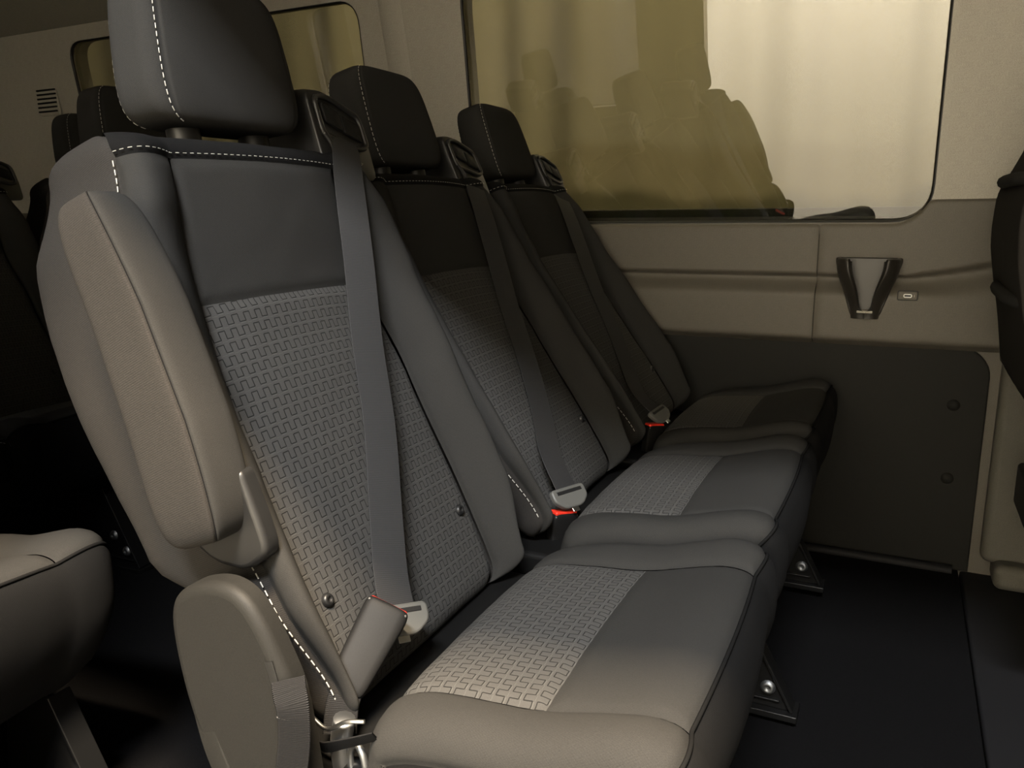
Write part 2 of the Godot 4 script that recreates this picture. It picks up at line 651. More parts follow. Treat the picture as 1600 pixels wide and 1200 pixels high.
func headrest_point(phi: float, lat: float) -> Vector3:
	# rounded block: phi turns around the upright axis (0 = front), lat runs from the underside to the top
	var sp := func(v: float, e: float) -> float: return signf(v) * pow(absf(v), e)
	var ch: float = sp.call(cos(lat), 0.27)
	var sh: float = sp.call(sin(lat), 0.40)
	var cx: float = sp.call(cos(phi), 0.42)
	var sz: float = sp.call(sin(phi), 0.44)
	var v := (sh + 1.0) / 2.0
	var hw := lerpf(0.123, 0.104, v * v)
	var hd := lerpf(0.045, 0.039, v)
	var groove := 0.0
	for s in [0.80, 2.2]:
		groove += 0.0028 * exp(-pow((absf(wrapf(phi, -PI, PI)) - s) / 0.03, 2.0))
	var x := (hd - groove) * ch * cx
	var z := (hw - groove) * ch * sz
	var y := 0.088 * sh
	# tilt with the backrest
	return Vector3(-0.787 + x - y * 0.15, 1.046 + y + x * 0.10, z)

func headrest_mesh(off: Vector3, warp: Callable) -> ArrayMesh:
	var rows := 31
	var cols := 97
	var p := PackedVector3Array()
	for i in rows:
		var lat := lerpf(-PI / 2.0, PI / 2.0, float(i) / (rows - 1))
		for j in cols:
			p.append(warp.call(headrest_point(TAU * j / (cols - 1), lat)) - off)
	return grid_mesh(p, rows, cols, true, true)

func make_seat(label: String, group: String, opt: Dictionary) -> Node3D:
	var s := thing("passenger_seat", label, "seat", Vector3.ZERO, group)
	var off := SEAT_BASE
	var still := lean(0.0)
	var warp := lean(opt.get("lean", 0.0))
	# cushion
	var cl := cushion_loft()
	var cu := obj("seat_cushion", join([panel(cl, 1.0, 2.0, 22, T_NOSE, 1.0, 40, [true, true, true, false], off, still), panel(cl, -2.0, -1.0, 22, T_NOSE, 1.0, 40, [true, true, true, false], off, still), panel(cl, -1.0, 1.0, 30, T_NOSE, T_PATCH, 14, [true, true, true, true], off, still)]), M.cloth, s)
	obj("patterned_insert", panel(cl, -1.0, 1.0, 40, T_PATCH, 1.0, 26, [true, true, true, false], off, still), M.cloth_insert, cu)
	obj("front_fascia", panel(cl, -2.0, 2.0, 60, 0.0, T_NOSE, 18, [true, true, false, true], off, still), M.cloth_dark, cu)
	obj("side_skirt", join([panel(cl, 2.0, 3.0, 12, 0.0, 1.0, 30, [true, false, false, false], off, still), panel(cl, -3.0, -2.0, 12, 0.0, 1.0, 30, [false, true, false, false], off, still), panel(cl, 3.0, 4.0, 4, 0.0, 1.0, 12, [false, false, false, false], off, still), panel(cl, -4.0, -3.0, 4, 0.0, 1.0, 12, [false, false, false, false], off, still)]), M.cloth_dark, cu)
	obj("nose_piping", tube(loft_line(cl, -1.98, 1.98, T_NOSE, T_NOSE, 60, -0.001, off, still), 0.0022, 6), M.piping, cu)
	sewn(join([stitches(loft_line(cl, 2.06, 2.06, T_NOSE, 0.95, 50, 0.0004, off, still))]), cu)
	obj("seat_pan", rbox(Vector3(0.46, 0.09, 0.46), 0.01, Vector3(-0.40, 0.285, 0.0) - off), M.black_steel, s)
	# backrest
	var bl := back_loft()
	var bk := obj("backrest", join([panel(bl, 2.0, 3.0, 16, -0.06, 1.12, 60, [true, false, false, false], off, warp), panel(bl, -3.0, -2.0, 16, -0.06, 1.12, 60, [false, true, false, false], off, warp), panel(bl, 3.0, 4.0, 8, -0.06, 1.12, 44, [false, false, false, false], off, warp), panel(bl, -4.0, -3.0, 8, -0.06, 1.12, 44, [false, false, false, false], off, warp)]), M.cloth_side, s)
	obj("top_panel", panel(bl, -2.0, 2.0, 70, 1.0, 1.12, 16, [false, false, true, false], off, warp), M.cloth_dark, bk)
	obj("upper_panel", panel(bl, -1.0, 1.0, 40, T_SEAM, 1.0, 20, [true, true, true, true], off, warp), M.cloth, bk)
	obj("patterned_insert", panel(bl, -1.0, 1.0, 40, -0.06, T_SEAM, 54, [true, true, false, true], off, warp), M.cloth_insert, bk)
	obj("bolster", panel(bl, 1.0, 2.0, 24, -0.06, 1.0, 64, [true, true, false, true], off, warp), M.cloth, bk)
	obj("bolster", panel(bl, -2.0, -1.0, 24, -0.06, 1.0, 64, [true, true, false, true], off, warp), M.cloth, bk)
	sewn(join([stitches(loft_line(bl, 1.98, -1.85, 1.012, 1.012, 70, 0.0003, off, warp), 0.0045, 0.0045, 0.0004), stitches(loft_line(bl, 2.06, 2.06, 0.0, 0.34, 30, 0.0004, off, warp)), stitches(loft_line(bl, 2.03, 2.0, 0.80, 1.01, 20, 0.0004, off, warp))]), bk)
	for sg in [1.0, -1.0]:
		var q := bl.pt(sg * 0.84, 0.150)
		var e := bl.at(0.150)
		var bolt := obj("trim_button", lathe([Vector2(0, 0.0035), Vector2(0.003, 0.0035), Vector2(0.0035, 0.0055), Vector2(0.006, 0.005), Vector2(0.0075, 0.003), Vector2(0.008, 0.0)].map(func(w): return w), 20), M.plastic, bk)
		var dir := Vector3(e[1].x, e[1].y, 0.0)
		bolt.basis = Basis(Vector3.BACK.cross(dir).normalized() * -1.0, dir, Vector3.BACK).orthonormalized()
		bolt.position = warp.call(q) - off
	# headrest
	if opt.get("headrest", true):
		var hr := obj("headrest", headrest_mesh(off, warp), M.cloth, s)
		var seams := []
		for sg in [1.0]:
			for ph in [0.86, 2.14]:
				var ln := []
				for k in 41:
					var lat := lerpf(-1.15, 1.25, k / 40.0)
					var c := headrest_point(sg * ph, lat)
					var mid := Vector3(-0.787, c.y, 0.0)
					ln.append(warp.call(c + (c - mid).normalized() * 0.0002) - off)
				seams.append(stitches(ln, 0.0055, 0.0034, 0.0006))
		sewn(join(seams), hr)
		for z in [0.058, -0.058]:
			var a: Vector3 = warp.call(Vector3(-0.775, 0.90, z)) - off
			var b: Vector3 = warp.call(Vector3(-0.792, 1.0, z)) - off
			obj("post", tube([a, b], 0.006, 12), M.steel, hr)
			var c: Vector3 = warp.call(Vector3(-0.775, 0.945, z)) - off
			var col := obj("post_collar", lathe([Vector2(0.0, 0.022), Vector2(0.014, 0.022), Vector2(0.0185, 0.019), Vector2(0.0195, 0.012), Vector2(0.0195, 0.0), Vector2(0.021, -0.02)], 20), M.plastic, hr)
			col.position = c
			col.rotation.z = 0.16
	# belt retractor tower on the shoulder
	if opt.get("tower", true):
		var tw := obj("belt_tower", tower_mesh(off, warp), M.plastic, s)
		obj("slot_frame", tower_frame(off, warp), M.plastic, tw)
		obj("guide_flap", tower_flap(off, warp), M.buckle_black, tw)
	# front and rear feet
	if opt.get("legs", true):
		for z in [-0.02]:
			var leg := obj("seat_leg", leg_mesh(z, off), M.black_steel, s)
			for q in [Vector3(-0.185, 0.085, z + 0.0125), Vector3(-0.145, 0.05, z + 0.0125)]:
				var b := obj("bolt", lathe([Vector2(0.0, 0.004), Vector2(0.004, 0.003), Vector2(0.005, 0.006), Vector2(0.009, 0.006), Vector2(0.012, 0.002), Vector2(0.013, 0.0)], 16), M.zinc, leg)
				b.rotation.x = PI / 2.0
				b.position = q - off
	return s

func tower_mesh(off: Vector3, warp: Callable) -> ArrayMesh:
	# block behind the far shoulder; its top slopes down away from the headrest
	var rows := []
	var o := round_poly([Vector2(-0.136, 0.905), Vector2(-0.136, 1.028), Vector2(-0.175, 1.030), Vector2(-0.243, 1.004), Vector2(-0.252, 0.96), Vector2(-0.252, 0.905)], 0.014, 4)
	var p := PackedVector3Array()
	var mid := Vector2(-0.195, 0.955)
	var levels := [[-0.860, 0.0], [-0.860, 0.86], [-0.856, 0.96], [-0.848, 1.0], [-0.757, 1.0], [-0.748, 0.985], [-0.744, 0.95], [-0.744, 0.0]]
	for l in levels:
		for k in o.size() + 1:
			var q := mid.lerp(o[k % o.size()], l[1])
			p.append(warp.call(Vector3(l[0] + (1.0 - q.y) * 0.28, q.y, q.x)) - off)
	return grid_mesh(p, levels.size(), o.size() + 1, true, true)

func tower_frame(off: Vector3, warp: Callable) -> ArrayMesh:
	var path := round_poly([Vector2(-0.148, 0.965), Vector2(-0.146, 1.018), Vector2(-0.176, 1.020), Vector2(-0.238, 0.998), Vector2(-0.243, 0.955), Vector2(-0.225, 0.950)], 0.012, 4)
	var pts := []
	for q in path:
		pts.append(warp.call(Vector3(-0.742 + (1.0 - q.y) * 0.28, q.y, q.x)) - off)
	var ridge := []
	for q in smooth_line([Vector2(-0.147, 0.97), Vector2(-0.158, 0.955), Vector2(-0.166, 0.935), Vector2(-0.170, 0.908)], 5):
		ridge.append(warp.call(Vector3(-0.741 + (1.0 - q.y) * 0.28, q.y, q.x)) - off)
	return join([tube(pts, 0.0042, 8, true), tube(ridge, 0.004, 8)])

func tower_flap(off: Vector3, warp: Callable) -> ArrayMesh:
	var m := []
	for q in [[-0.157, -0.192, 1.012, 0.985], [-0.194, -0.232, 0.998, 0.972]]:
		var o := round_poly([Vector2(q[0], q[3]), Vector2(q[0], q[2]), Vector2(q[1], q[2] - 0.012), Vector2(q[1], q[3] - 0.012)], 0.004, 3)
		var p := PackedVector3Array()
		var mid := Vector2((q[0] + q[1]) / 2.0, (q[2] + q[3]) / 2.0 - 0.006)
		for l in [[0.0, 1.0], [0.006, 1.0], [0.008, 0.9], [0.008, 0.0]]:
			for k in o.size() + 1:
				var w := mid.lerp(o[k % o.size()], l[1])
				p.append(warp.call(Vector3(-0.746 + l[0] + (1.0 - w.y) * 0.28, w.y, w.x)) - off)
		m.append(grid_mesh(p, 4, o.size() + 1, true, true))
	return join(m)

func leg_mesh(z: float, off: Vector3) -> ArrayMesh:
	# folded sheet-steel foot: a triangular web with a flange along its sloping front edge and a base plate
	var web := slab(round_poly([Vector2(-0.34, 0.012), Vector2(-0.105, 0.012), Vector2(-0.205, 0.20), Vector2(-0.30, 0.24)], 0.012, 4), 0.006, 0.0015, 2)
	var parts := [moved(web, Transform3D(Basis(), Vector3(0, 0, z + 0.004) - off))]
	parts.append(moved(rbox(Vector3(0.006, 0.215, 0.034), 0.0018), Transform3D(Basis(Vector3.BACK, 0.49), Vector3(-0.155, 0.108, z) - off)))
	parts.append(rbox(Vector3(0.26, 0.012, 0.05), 0.002, Vector3(-0.225, 0.006, z) - off))
	parts.append(rbox(Vector3(0.12, 0.004, 0.006), 0.0015, Vector3(-0.185, 0.028, z + 0.012) - off))
	return join(parts)

# ---------------------------------------------------------------- seat belts
# Points are in the seat's own frame (z = 0 at its middle); the belt leaves the tower and runs down across the back to the buckle.
func make_belt(label: String, zc: float, warp: Callable, fold: float, foot: Vector3, bend: Vector3) -> void:
	var b := thing("seat_belt", label, "seat belt", Vector3(-0.47, 0.40, zc), "three-point belts of the near row")
	var off := Vector3(-0.47, 0.40, 0.0)
	var keys := [Vector3(-0.748, 0.968, -0.186), Vector3(-0.720, 0.955, -0.176), Vector3(-0.680, 0.890, -0.130), Vector3(-0.648, 0.800, -0.098), Vector3(-0.613, 0.700, -0.060), Vector3(-0.570, 0.600, -0.018), Vector3(-0.530, 0.510, 0.034), Vector3(-0.500, 0.452, 0.072) + bend, foot]
	var pts := []
	var acr := []
	var line := smooth_line(keys, 8)
	for k in line.size():
		var u := float(k) / (line.size() - 1)
		var p: Vector3 = line[k]
		var lp: Vector3 = warp.call(p)
		pts.append(p.lerp(lp, 1.0 - smoothstep(0.75, 1.0, u)) - off)
		acr.append(Vector3(lerpf(0.15, 0.60, smoothstep(0.0, 0.25, u)) , -0.27, -0.80).normalized())
	obj("webbing", ribbon(pts, acr, 0.043), M.webbing, b)
	# tongue plate at the lower end
	var e: Vector3 = pts[pts.size() - 1]
	var d: Vector3 = (e - pts[pts.size() - 6]).normalized()
	var w: Vector3 = acr[acr.size() - 1]
	w = (w - d * w.dot(d)).normalized()
	var n := w.cross(d).normalized()
	var frame := Transform3D(Basis(w, -d, -n), e)
	var outline := round_poly([Vector2(-0.036, 0.010), Vector2(0.036, 0.010), Vector2(0.036, -0.012), Vector2(0.018, -0.026), Vector2(-0.018, -0.026), Vector2(-0.036, -0.012)], 0.008, 4)
	var tongue := obj("tongue", moved(slab(outline, 0.008, 0.003, 3), frame * Transform3D(Basis(), Vector3(0, 0, -0.004))), M.tongue_grey, b)
	obj("slot", moved(rbox(Vector3(0.054, 0.006, 0.0096), 0.001), frame * Transform3D(Basis(), Vector3(0, 0.0015, 0))), M.seal, tongue)
	obj("latch_plate", moved(rbox(Vector3(0.014, 0.008, 0.0025), 0.0008), frame * Transform3D(Basis(), Vector3(0, -0.029, 0))), M.steel, tongue)

func buckle_mesh(w0: float, w1: float, h: float, t: float) -> ArrayMesh:
	# tapering, softly rounded housing: narrower at the strap end; y up the axis
	var rows := 18
	var cols := 41
	var p := PackedVector3Array()
	for i in rows:
		var lat := lerpf(-PI / 2.0, PI / 2.0, float(i) / (rows - 1))
		var sy := signf(sin(lat)) * pow(absf(sin(lat)), 0.25)
		var cy := pow(maxf(0.0, cos(lat)), 0.18)
		var v := (sy + 1.0) / 2.0
		for j in cols:
			var g := TAU * j / (cols - 1)
			var cx := signf(cos(g)) * pow(absf(cos(g)), 0.28)
			var cz := signf(sin(g)) * pow(absf(sin(g)), 0.36)
			p.append(Vector3(cx * cy * lerpf(w0, w1, v) / 2.0, sy * h / 2.0, cz * cy * t / 2.0 * (1.0 - 0.30 * (1.0 - v)) * (1.0 - 0.16 * cx * cx)))
	return grid_mesh(p, rows, cols, true, true)

func make_buckle(label: String, at: Vector3, axis: Vector3, face: Vector3, strap: Array, proud := 0.0475, deep := 0.018) -> Node3D:
	var b := thing("belt_buckle", label, "buckle", at, "belt buckles of the near row")
	var y := axis.normalized()
	var z := (face - y * face.dot(y)).normalized()
	var fr := Basis(y.cross(z), y, z)
	var body := obj("housing", buckle_mesh(0.040, 0.052, 0.098, 0.026), M.buckle_black, b)
	body.basis = fr
	var line := obj("housing_seam", rbox(Vector3(0.0410, 0.05, 0.0008), 0.0003, Vector3(0, 0, -0.001)), M.seal, body)
	line.position = Vector3.ZERO
	var btn := obj("release_button", rbox(Vector3(0.044, 0.010, deep), 0.003, Vector3(0, proud, 0.0)), M.button_red, body)
	btn.position = Vector3.ZERO
	obj("button_rim", rbox(Vector3(0.046, 0.004, 0.020), 0.0018, Vector3(0, 0.0440, 0.0)), M.tongue_grey, body)
	if strap.size() > 1:
		var line2 := smooth_line(strap, 6)
		var acr := []
		for k in line2.size():
			acr.append(fr.x if strap[0].y < 0.0 else Vector3.UP)
		obj("strap", ribbon(line2, acr, 0.034, 0.003), M.webbing_grey, b)
	return b

# ---------------------------------------------------------------- aisle side of the nearest seat
func part(called: String, parent: Node3D, at: Vector3, label := "") -> Node3D:
	var o := Node3D.new()
	o.name = called
	parent.add_child(o, true)
	o.position = at - parent.position
	if label != "":
		o.set_meta("label", label)
	return o

func make_armrest(seat: Node3D) -> void:
	# folded up against the backrest
	var base := Vector3(-0.575, 0.553, -0.523)
	var a := part("armrest", seat, base, "padded grey cloth armrest folded up against the backrest")
	var rows := 60
	var cols := 49
	var axis := Vector3(-0.335, 0.942, 0.0)
	var fwd := Vector3(0.942, 0.335, 0.0)
	var length := 0.345
	var p := PackedVector3Array()
	for i in rows:
		var u := float(i) / (rows - 1)
		var lat := lerpf(-PI / 2.0, PI / 2.0, u)
		var sy := signf(sin(lat)) * pow(absf(sin(lat)), 0.32)
		var cy := pow(maxf(0.0, cos(lat)), 0.42)
		var v := (sy + 1.0) / 2.0
		var hw := lerpf(0.046, 0.033, v * v)
		var bend := 0.014 * sin(v * PI)
		for j in cols:
			var g := TAU * j / (cols - 1)
			var cx := signf(cos(g)) * pow(absf(cos(g)), 0.34)
			var cz := signf(sin(g)) * pow(absf(sin(g)), 0.34)
			var groove := 0.003 * exp(-pow((wrapf(g, 0.0, TAU) - 0.80) / 0.05, 2.0))
			p.append(axis * (v * length) + fwd * (cx * cy * (hw - groove) + bend) + Vector3(0, 0, cz * cy * (0.030 - groove)))
	var outer := PackedVector3Array()
	var front := PackedVector3Array()
	for i in rows:
		for j in range(6, 44):
			outer.append(p[i * cols + j])
		for j in range(-5, 7):
			front.append(p[i * cols + posmod(j, cols - 1)])
	obj("pad", grid_mesh(outer, rows, 38, true), M.cloth_side, a)
	obj("front_panel", grid_mesh(front, rows, 12, true), M.cloth, a)
	var seam := []
	for k in 40:
		var i := 6 + int(k * 48 / 39.0)
		var q := p[i * cols + 6]
		seam.append(q)
	obj("piping", tube(seam, 0.0011, 6), M.piping, a)
	# moulded pivot housing under the lower end
	var o := round_poly([Vector2(-0.048, -0.008), Vector2(-0.012, -0.030), Vector2(0.030, -0.031), Vector2(0.060, -0.008), Vector2(0.052, 0.020), Vector2(0.030, 0.075), Vector2(0.012, 0.06)], 0.014, 6)
	obj("pivot_housing", slab(o, 0.018, 0.006, 4), M.plastic, a, Vector3(0.0, 0.0, -0.028))

func make_recliner_cover(seat: Node3D) -> void:
	var base := Vector3(-0.50, 0.20, -0.514)
	var c := part("recliner_cover", seat, base, "grey moulded plastic leaf-shaped hinge cover")
	var o := []
	for q in [Vector2(-0.560, 0.526), Vector2(-0.534, 0.529), Vector2(-0.511, 0.521), Vector2(-0.492, 0.500), Vector2(-0.474, 0.467), Vector2(-0.462, 0.438), Vector2(-0.455, 0.395), Vector2(-0.449, 0.340), Vector2(-0.446, 0.280), Vector2(-0.462, 0.215), Vector2(-0.505, 0.205), Vector2(-0.548, 0.270), Vector2(-0.571, 0.329), Vector2(-0.590, 0.372), Vector2(-0.602, 0.418), Vector2(-0.608, 0.468), Vector2(-0.603, 0.498), Vector2(-0.586, 0.515)]:
		o.append(q - Vector2(base.x, base.y))
	var closed := o + [o[0], o[1]]
	var sm := smooth_line([o[o.size() - 1]] + closed, 5)
	var poly := PackedVector2Array()
	for k in range(5, 5 + o.size() * 5):
		poly.append(sm[k])
	obj("shell", slab(poly, 0.024, 0.011, 6), M.plastic_grain, c)
	# raised belt line moulded into the lower face
	var ridge := smooth_line([Vector3(-0.082, 0.20, 0.0190), Vector3(-0.062, 0.145, 0.0236), Vector3(-0.030, 0.090, 0.0240), Vector3(0.015, 0.05, 0.0235)], 8)
	var acr := []
	for k in ridge.size():
		acr.append(Vector3(1, 0.35, 0))
	obj("raised_band", ribbon(ridge, acr, 0.026, 0.004), M.plastic_grain, c)
	var slot := smooth_line([Vector3(0.016, 0.266, 0.0240), Vector3(0.020, 0.252, 0.0240), Vector3(0.026, 0.232, 0.0240)], 5)
	var slot_across := []
	for k in slot.size():
		slot_across.append(Vector3(1, 0.4, 0))
	obj("strap_slot", ribbon(slot, slot_across, 0.010, 0.0016), M.seal, c)

func make_pull_strap() -> void:
	var base := Vector3(-0.452, 0.32, -0.480)
	var s := thing("pull_strap", "grey webbing release strap hanging from the slot in the recliner cover", "strap", base)
	var pts := smooth_line([Vector3(-0.012, 0.132, -0.012), Vector3(-0.006, 0.126, -0.006), Vector3(0.002, 0.112, 0.000), Vector3(0.002, 0.08, 0.002), Vector3(-0.006, 0.03, 0.005), Vector3(-0.020, -0.05, 0.008)], 6)
	var acr := []
	for k in pts.size():
		acr.append(Vector3(1, -0.15, -0.35))
	obj("webbing", ribbon(pts, acr, 0.030, 0.0025), M.webbing_grey, s)
	var hem := [Vector3(-0.012, 0.106, 0.0065), Vector3(0.015, 0.101, -0.0035)]
	obj("sewn_hem", stitches(hem, 0.004, 0.001, 0.0012), M.seal, s).set_meta("kind", "stuff")

func make_anchor() -> void:
	var base := Vector3(-0.460, 0.345, -0.560)
	var a := thing("belt_anchor", "zinc belt anchor hook with a twisted grey retaining band below the nearest buckle", "anchor", base)
	obj("shank", tube(smooth_line([Vector3(-0.004, -0.03, 0), Vector3(-0.002, 0.0, 0.004), Vector3(0.004, 0.03, 0.004)], 5), 0.011, 12), M.zinc, a)
	var ring := []
	for k in 24:
		var g := TAU * k / 24.0
		ring.append(Vector3(0.022 + cos(g) * 0.012, -0.012 + sin(g) * 0.022, 0.010 + 0.004 * cos(g)))
	obj("ring", tube(ring, 0.0035, 8, true), M.zinc, a)
	var wave := smooth_line([Vector3(-0.034, 0.042, 0.018), Vector3(-0.018, 0.034, 0.022), Vector3(0.0, 0.030, 0.024), Vector3(0.018, 0.040, 0.020), Vector3(0.036, 0.042, 0.014)], 6)
	obj("wire_clip", tube(wave, 0.0022, 8), M.steel, a)
	var band := smooth_line([Vector3(-0.030, 0.016, 0.020), Vector3(-0.008, 0.010, 0.026), Vector3(0.015, 0.018, 0.024), Vector3(0.046, 0.028, 0.012)], 6)
	var acr := []
	for k in band.size():
		acr.append(Vector3(0.1, 1, 0.2 + 0.02 * k))
	obj("retaining_band", ribbon(band, acr, 0.016, 0.002), M.webbing_grey, a)

# ---------------------------------------------------------------- van shell
func csg_panel(called: String, lo: Vector3, hi: Vector3, holes: Array, m: Material, tilt := 0.0, pivot := Vector3.ZERO) -> void:
	var root := CSGCombiner3D.new()
	root.name = numbered(called)
	root.set_meta("kind", "structure")
	var b := CSGBox3D.new()
	b.name = "panel_body"
	b.size = hi - lo
	b.position = (lo + hi) / 2.0 - pivot
	b.material = m
	root.add_child(b)
	for h in holes:
		var c := CSGPolygon3D.new()
		c.name = "opening"
		var poly := PackedVector2Array()
		for q in h:
			poly.append(q - Vector2(pivot.x, pivot.y))
		c.polygon = poly
		c.depth = 0.6
		c.position = Vector3(0, 0, hi.z + 0.3 - pivot.z)
		c.operation = CSGShape3D.OPERATION_SUBTRACTION
		c.material = m
		root.add_child(c)
	add_child(root)
	root.position = pivot
	root.rotation.x = tilt

func rect(x0: float, y0: float, x1: float, y1: float, r: float) -> PackedVector2Array:
	return round_poly([Vector2(x0, y0), Vector2(x1, y0), Vector2(x1, y1), Vector2(x0, y1)], r, 8)

func make_window(called: String, x0: float, y0: float, x1: float, y1: float, r: float, pivot: Vector3, tilt: float, yaw: float, glass: Material) -> void:
	var w := Node3D.new()
	w.name = called
	w.set_meta("kind", "structure")
	add_child(w)
	w.position = pivot
	w.rotation.x = tilt
	var o := PackedVector2Array()
	for q in rect(x0 - 0.006, y0 - 0.006, x1 + 0.006, y1 + 0.006, r):
		o.append(q - Vector2(pivot.x, pivot.y))
	var pane := obj("pane", slab(o, 0.004, 0.001, 1), glass, w, Vector3(0, 0, -0.012 if pivot.z < -1.0 else -0.034))
	pane.rotation.y = yaw
	var path := []
	for q in rect(x0, y0, x1, y1, r):
		path.append(Vector3(q.x - pivot.x, q.y - pivot.y, 0.002 if pivot.z < -1.0 else -0.012))
	obj("seal", tube(path, 0.006, 8, true), M.seal, w)

func make_mid_panel(called: String, x0: float, x1: float, top: float) -> void:
	# moulded door-height trim with a recessed line that sweeps up at its front end
	var cols := int((x1 - x0) / 0.012) + 2
	var rows := 61
	var p := PackedVector3Array()
	for i in rows:
		var v := float(i) / (rows - 1)
		for j in cols:
			var x := lerpf(x0, x1, float(j) / (cols - 1))
			var crest := top
			if x > -0.029:   # follows the rounded corner of the window
				crest = minf(0.884, top + 0.085 - sqrt(maxf(0.0, 0.007225 - pow(x + 0.029, 2.0))))
			var y := lerpf(0.535, crest, v)
			var mid := 0.684 + 0.28 * pow(maxf(0.0, x - 0.0), 1.6)
			var wide := 0.021 + 0.09 * maxf(0.0, x - 0.02)
			var q := (y - mid) / wide
			var deep := 0.020 * smoothstep(1.0, 0.65, q) * smoothstep(-1.5, 0.3, q) / (1.0 + 2.0 * maxf(0.0, x - 0.05))
			# lower half leans out a little, edges roll back to the wall
			var z := 0.016 + 0.012 * smoothstep(mid + 0.02, mid - 0.03, y) - deep
			z -= 0.03 * exp(-pow((y - 0.535) / 0.010, 2.0)) + 0.030 * exp(-pow((y - crest) / 0.007, 2.0))
			z -= 0.004 * exp(-pow((x - x0) / 0.0016, 2.0)) + 0.004 * exp(-pow((x - x1) / 0.0016, 2.0))
			p.append(Vector3(x, y, -2.07 + z))
	struct(called, grid_mesh(p, rows, cols, true), M.trim_brown)

func make_cup_holder() -> void:
	var c := thing("cup_holder", "dark moulded cup holder with a notched front on the side wall", "cup holder", Vector3(-0.066, 0.605, -2.040))
	var shell := []
	var h := 0.134
	var outer := func(g: float, v: float) -> Vector3:
		var w := lerpf(0.030, 0.068, smoothstep(0.0, 0.95, v))
		var d := lerpf(0.024, 0.072, smoothstep(0.0, 0.9, v))
		return Vector3(signf(sin(g)) * pow(absf(sin(g)), 0.75) * w, v * h, pow(maxf(0.0, cos(g)), 0.75) * d)
	for sg in [1.0, -1.0]:
		var rows := 26
		var p := PackedVector3Array()
		var cols := 30
		for i in rows:
			var v := lerpf(0.0, 1.0, float(i) / (rows - 1))
			var g0 := lerpf(0.0, 0.34, smoothstep(0.10, 0.22, v)) + 0.22 * smoothstep(0.35, 1.0, v)
			for j in cols:
				var u := float(j) / (cols - 1)
				var q: Vector3
				if u < 0.45:
					q = outer.call(sg * lerpf(PI / 2.0, g0, u / 0.45), v)
				elif u < 0.55:
					var k := (u - 0.45) / 0.1
					q = outer.call(sg * g0, v)
					q = q * Vector3(1.0 - 0.22 * k, 1.0, 1.0 - 0.20 * k) + Vector3(0, 0, 0.004 * sin(k * PI))
				else:
					q = outer.call(sg * lerpf(g0, PI / 2.0, (u - 0.55) / 0.45), v) * Vector3(0.78, 1.0, 0.80)
				p.append(q)
		shell.append(grid_mesh(p, rows, cols, sg > 0.0))
	obj("shell", join(shell), M.holder, c)
	for sg in [-1.0, 1.0]:
		var lip := []
		for k in 9:
			lip.append(outer.call(sg * lerpf(PI / 2.0, 0.58, k / 8.0), 1.0) * Vector3(0.92, 1.0, 0.92))
		obj("rim", tube(lip, 0.006, 8), M.holder, c)
	obj("back_plate", slab(round_poly([Vector2(-0.030, 0.0), Vector2(0.030, 0.0), Vector2(0.071, 0.128), Vector2(0.071, 0.140), Vector2(-0.071, 0.140), Vector2(-0.071, 0.128)], 0.012), 0.008, 0.003), M.holder, c, Vector3(0, 0, -0.006))
	obj("drain_tray", rbox(Vector3(0.034, 0.006, 0.03), 0.002, Vector3(0, 0.017, 0.012)), M.trim_beige, c)

func make_usb() -> void:
	var u := thing("usb_port", "small rectangular charging socket beside the cup holder", "charging port", Vector3(0.021, 0.660, -2.041))
	obj("plate", moved(slab(rect(-0.0195, -0.0095, 0.0195, 0.0095, 0.004), 0.007, 0.0015, 3), Transform3D(Basis(), Vector3(0, 0, -0.002))), M.trim_brown, u)
	obj("surround", moved(slab(rect(-0.0215, -0.0115, 0.0215, 0.0115, 0.0045), 0.003, 0.001, 2), Transform3D(Basis(), Vector3(0, 0, -0.002))), M.seal, u)
	var ring := []
	for q in rect(-0.008, -0.0032, 0.008, 0.0032, 0.0032):
		ring.append(Vector3(q.x, q.y, 0.0055))
	obj("socket_ring", tube(ring, 0.0013, 6, true), M.steel, u)
	obj("socket", rbox(Vector3(0.013, 0.004, 0.002), 0.0008, Vector3(0, 0, 0.0048)), M.seal, u)
	obj("mark", rbox(Vector3(0.0012, 0.006, 0.0008), 0.0003, Vector3(0.0135, 0, 0.0052)), M.trim_beige, u)

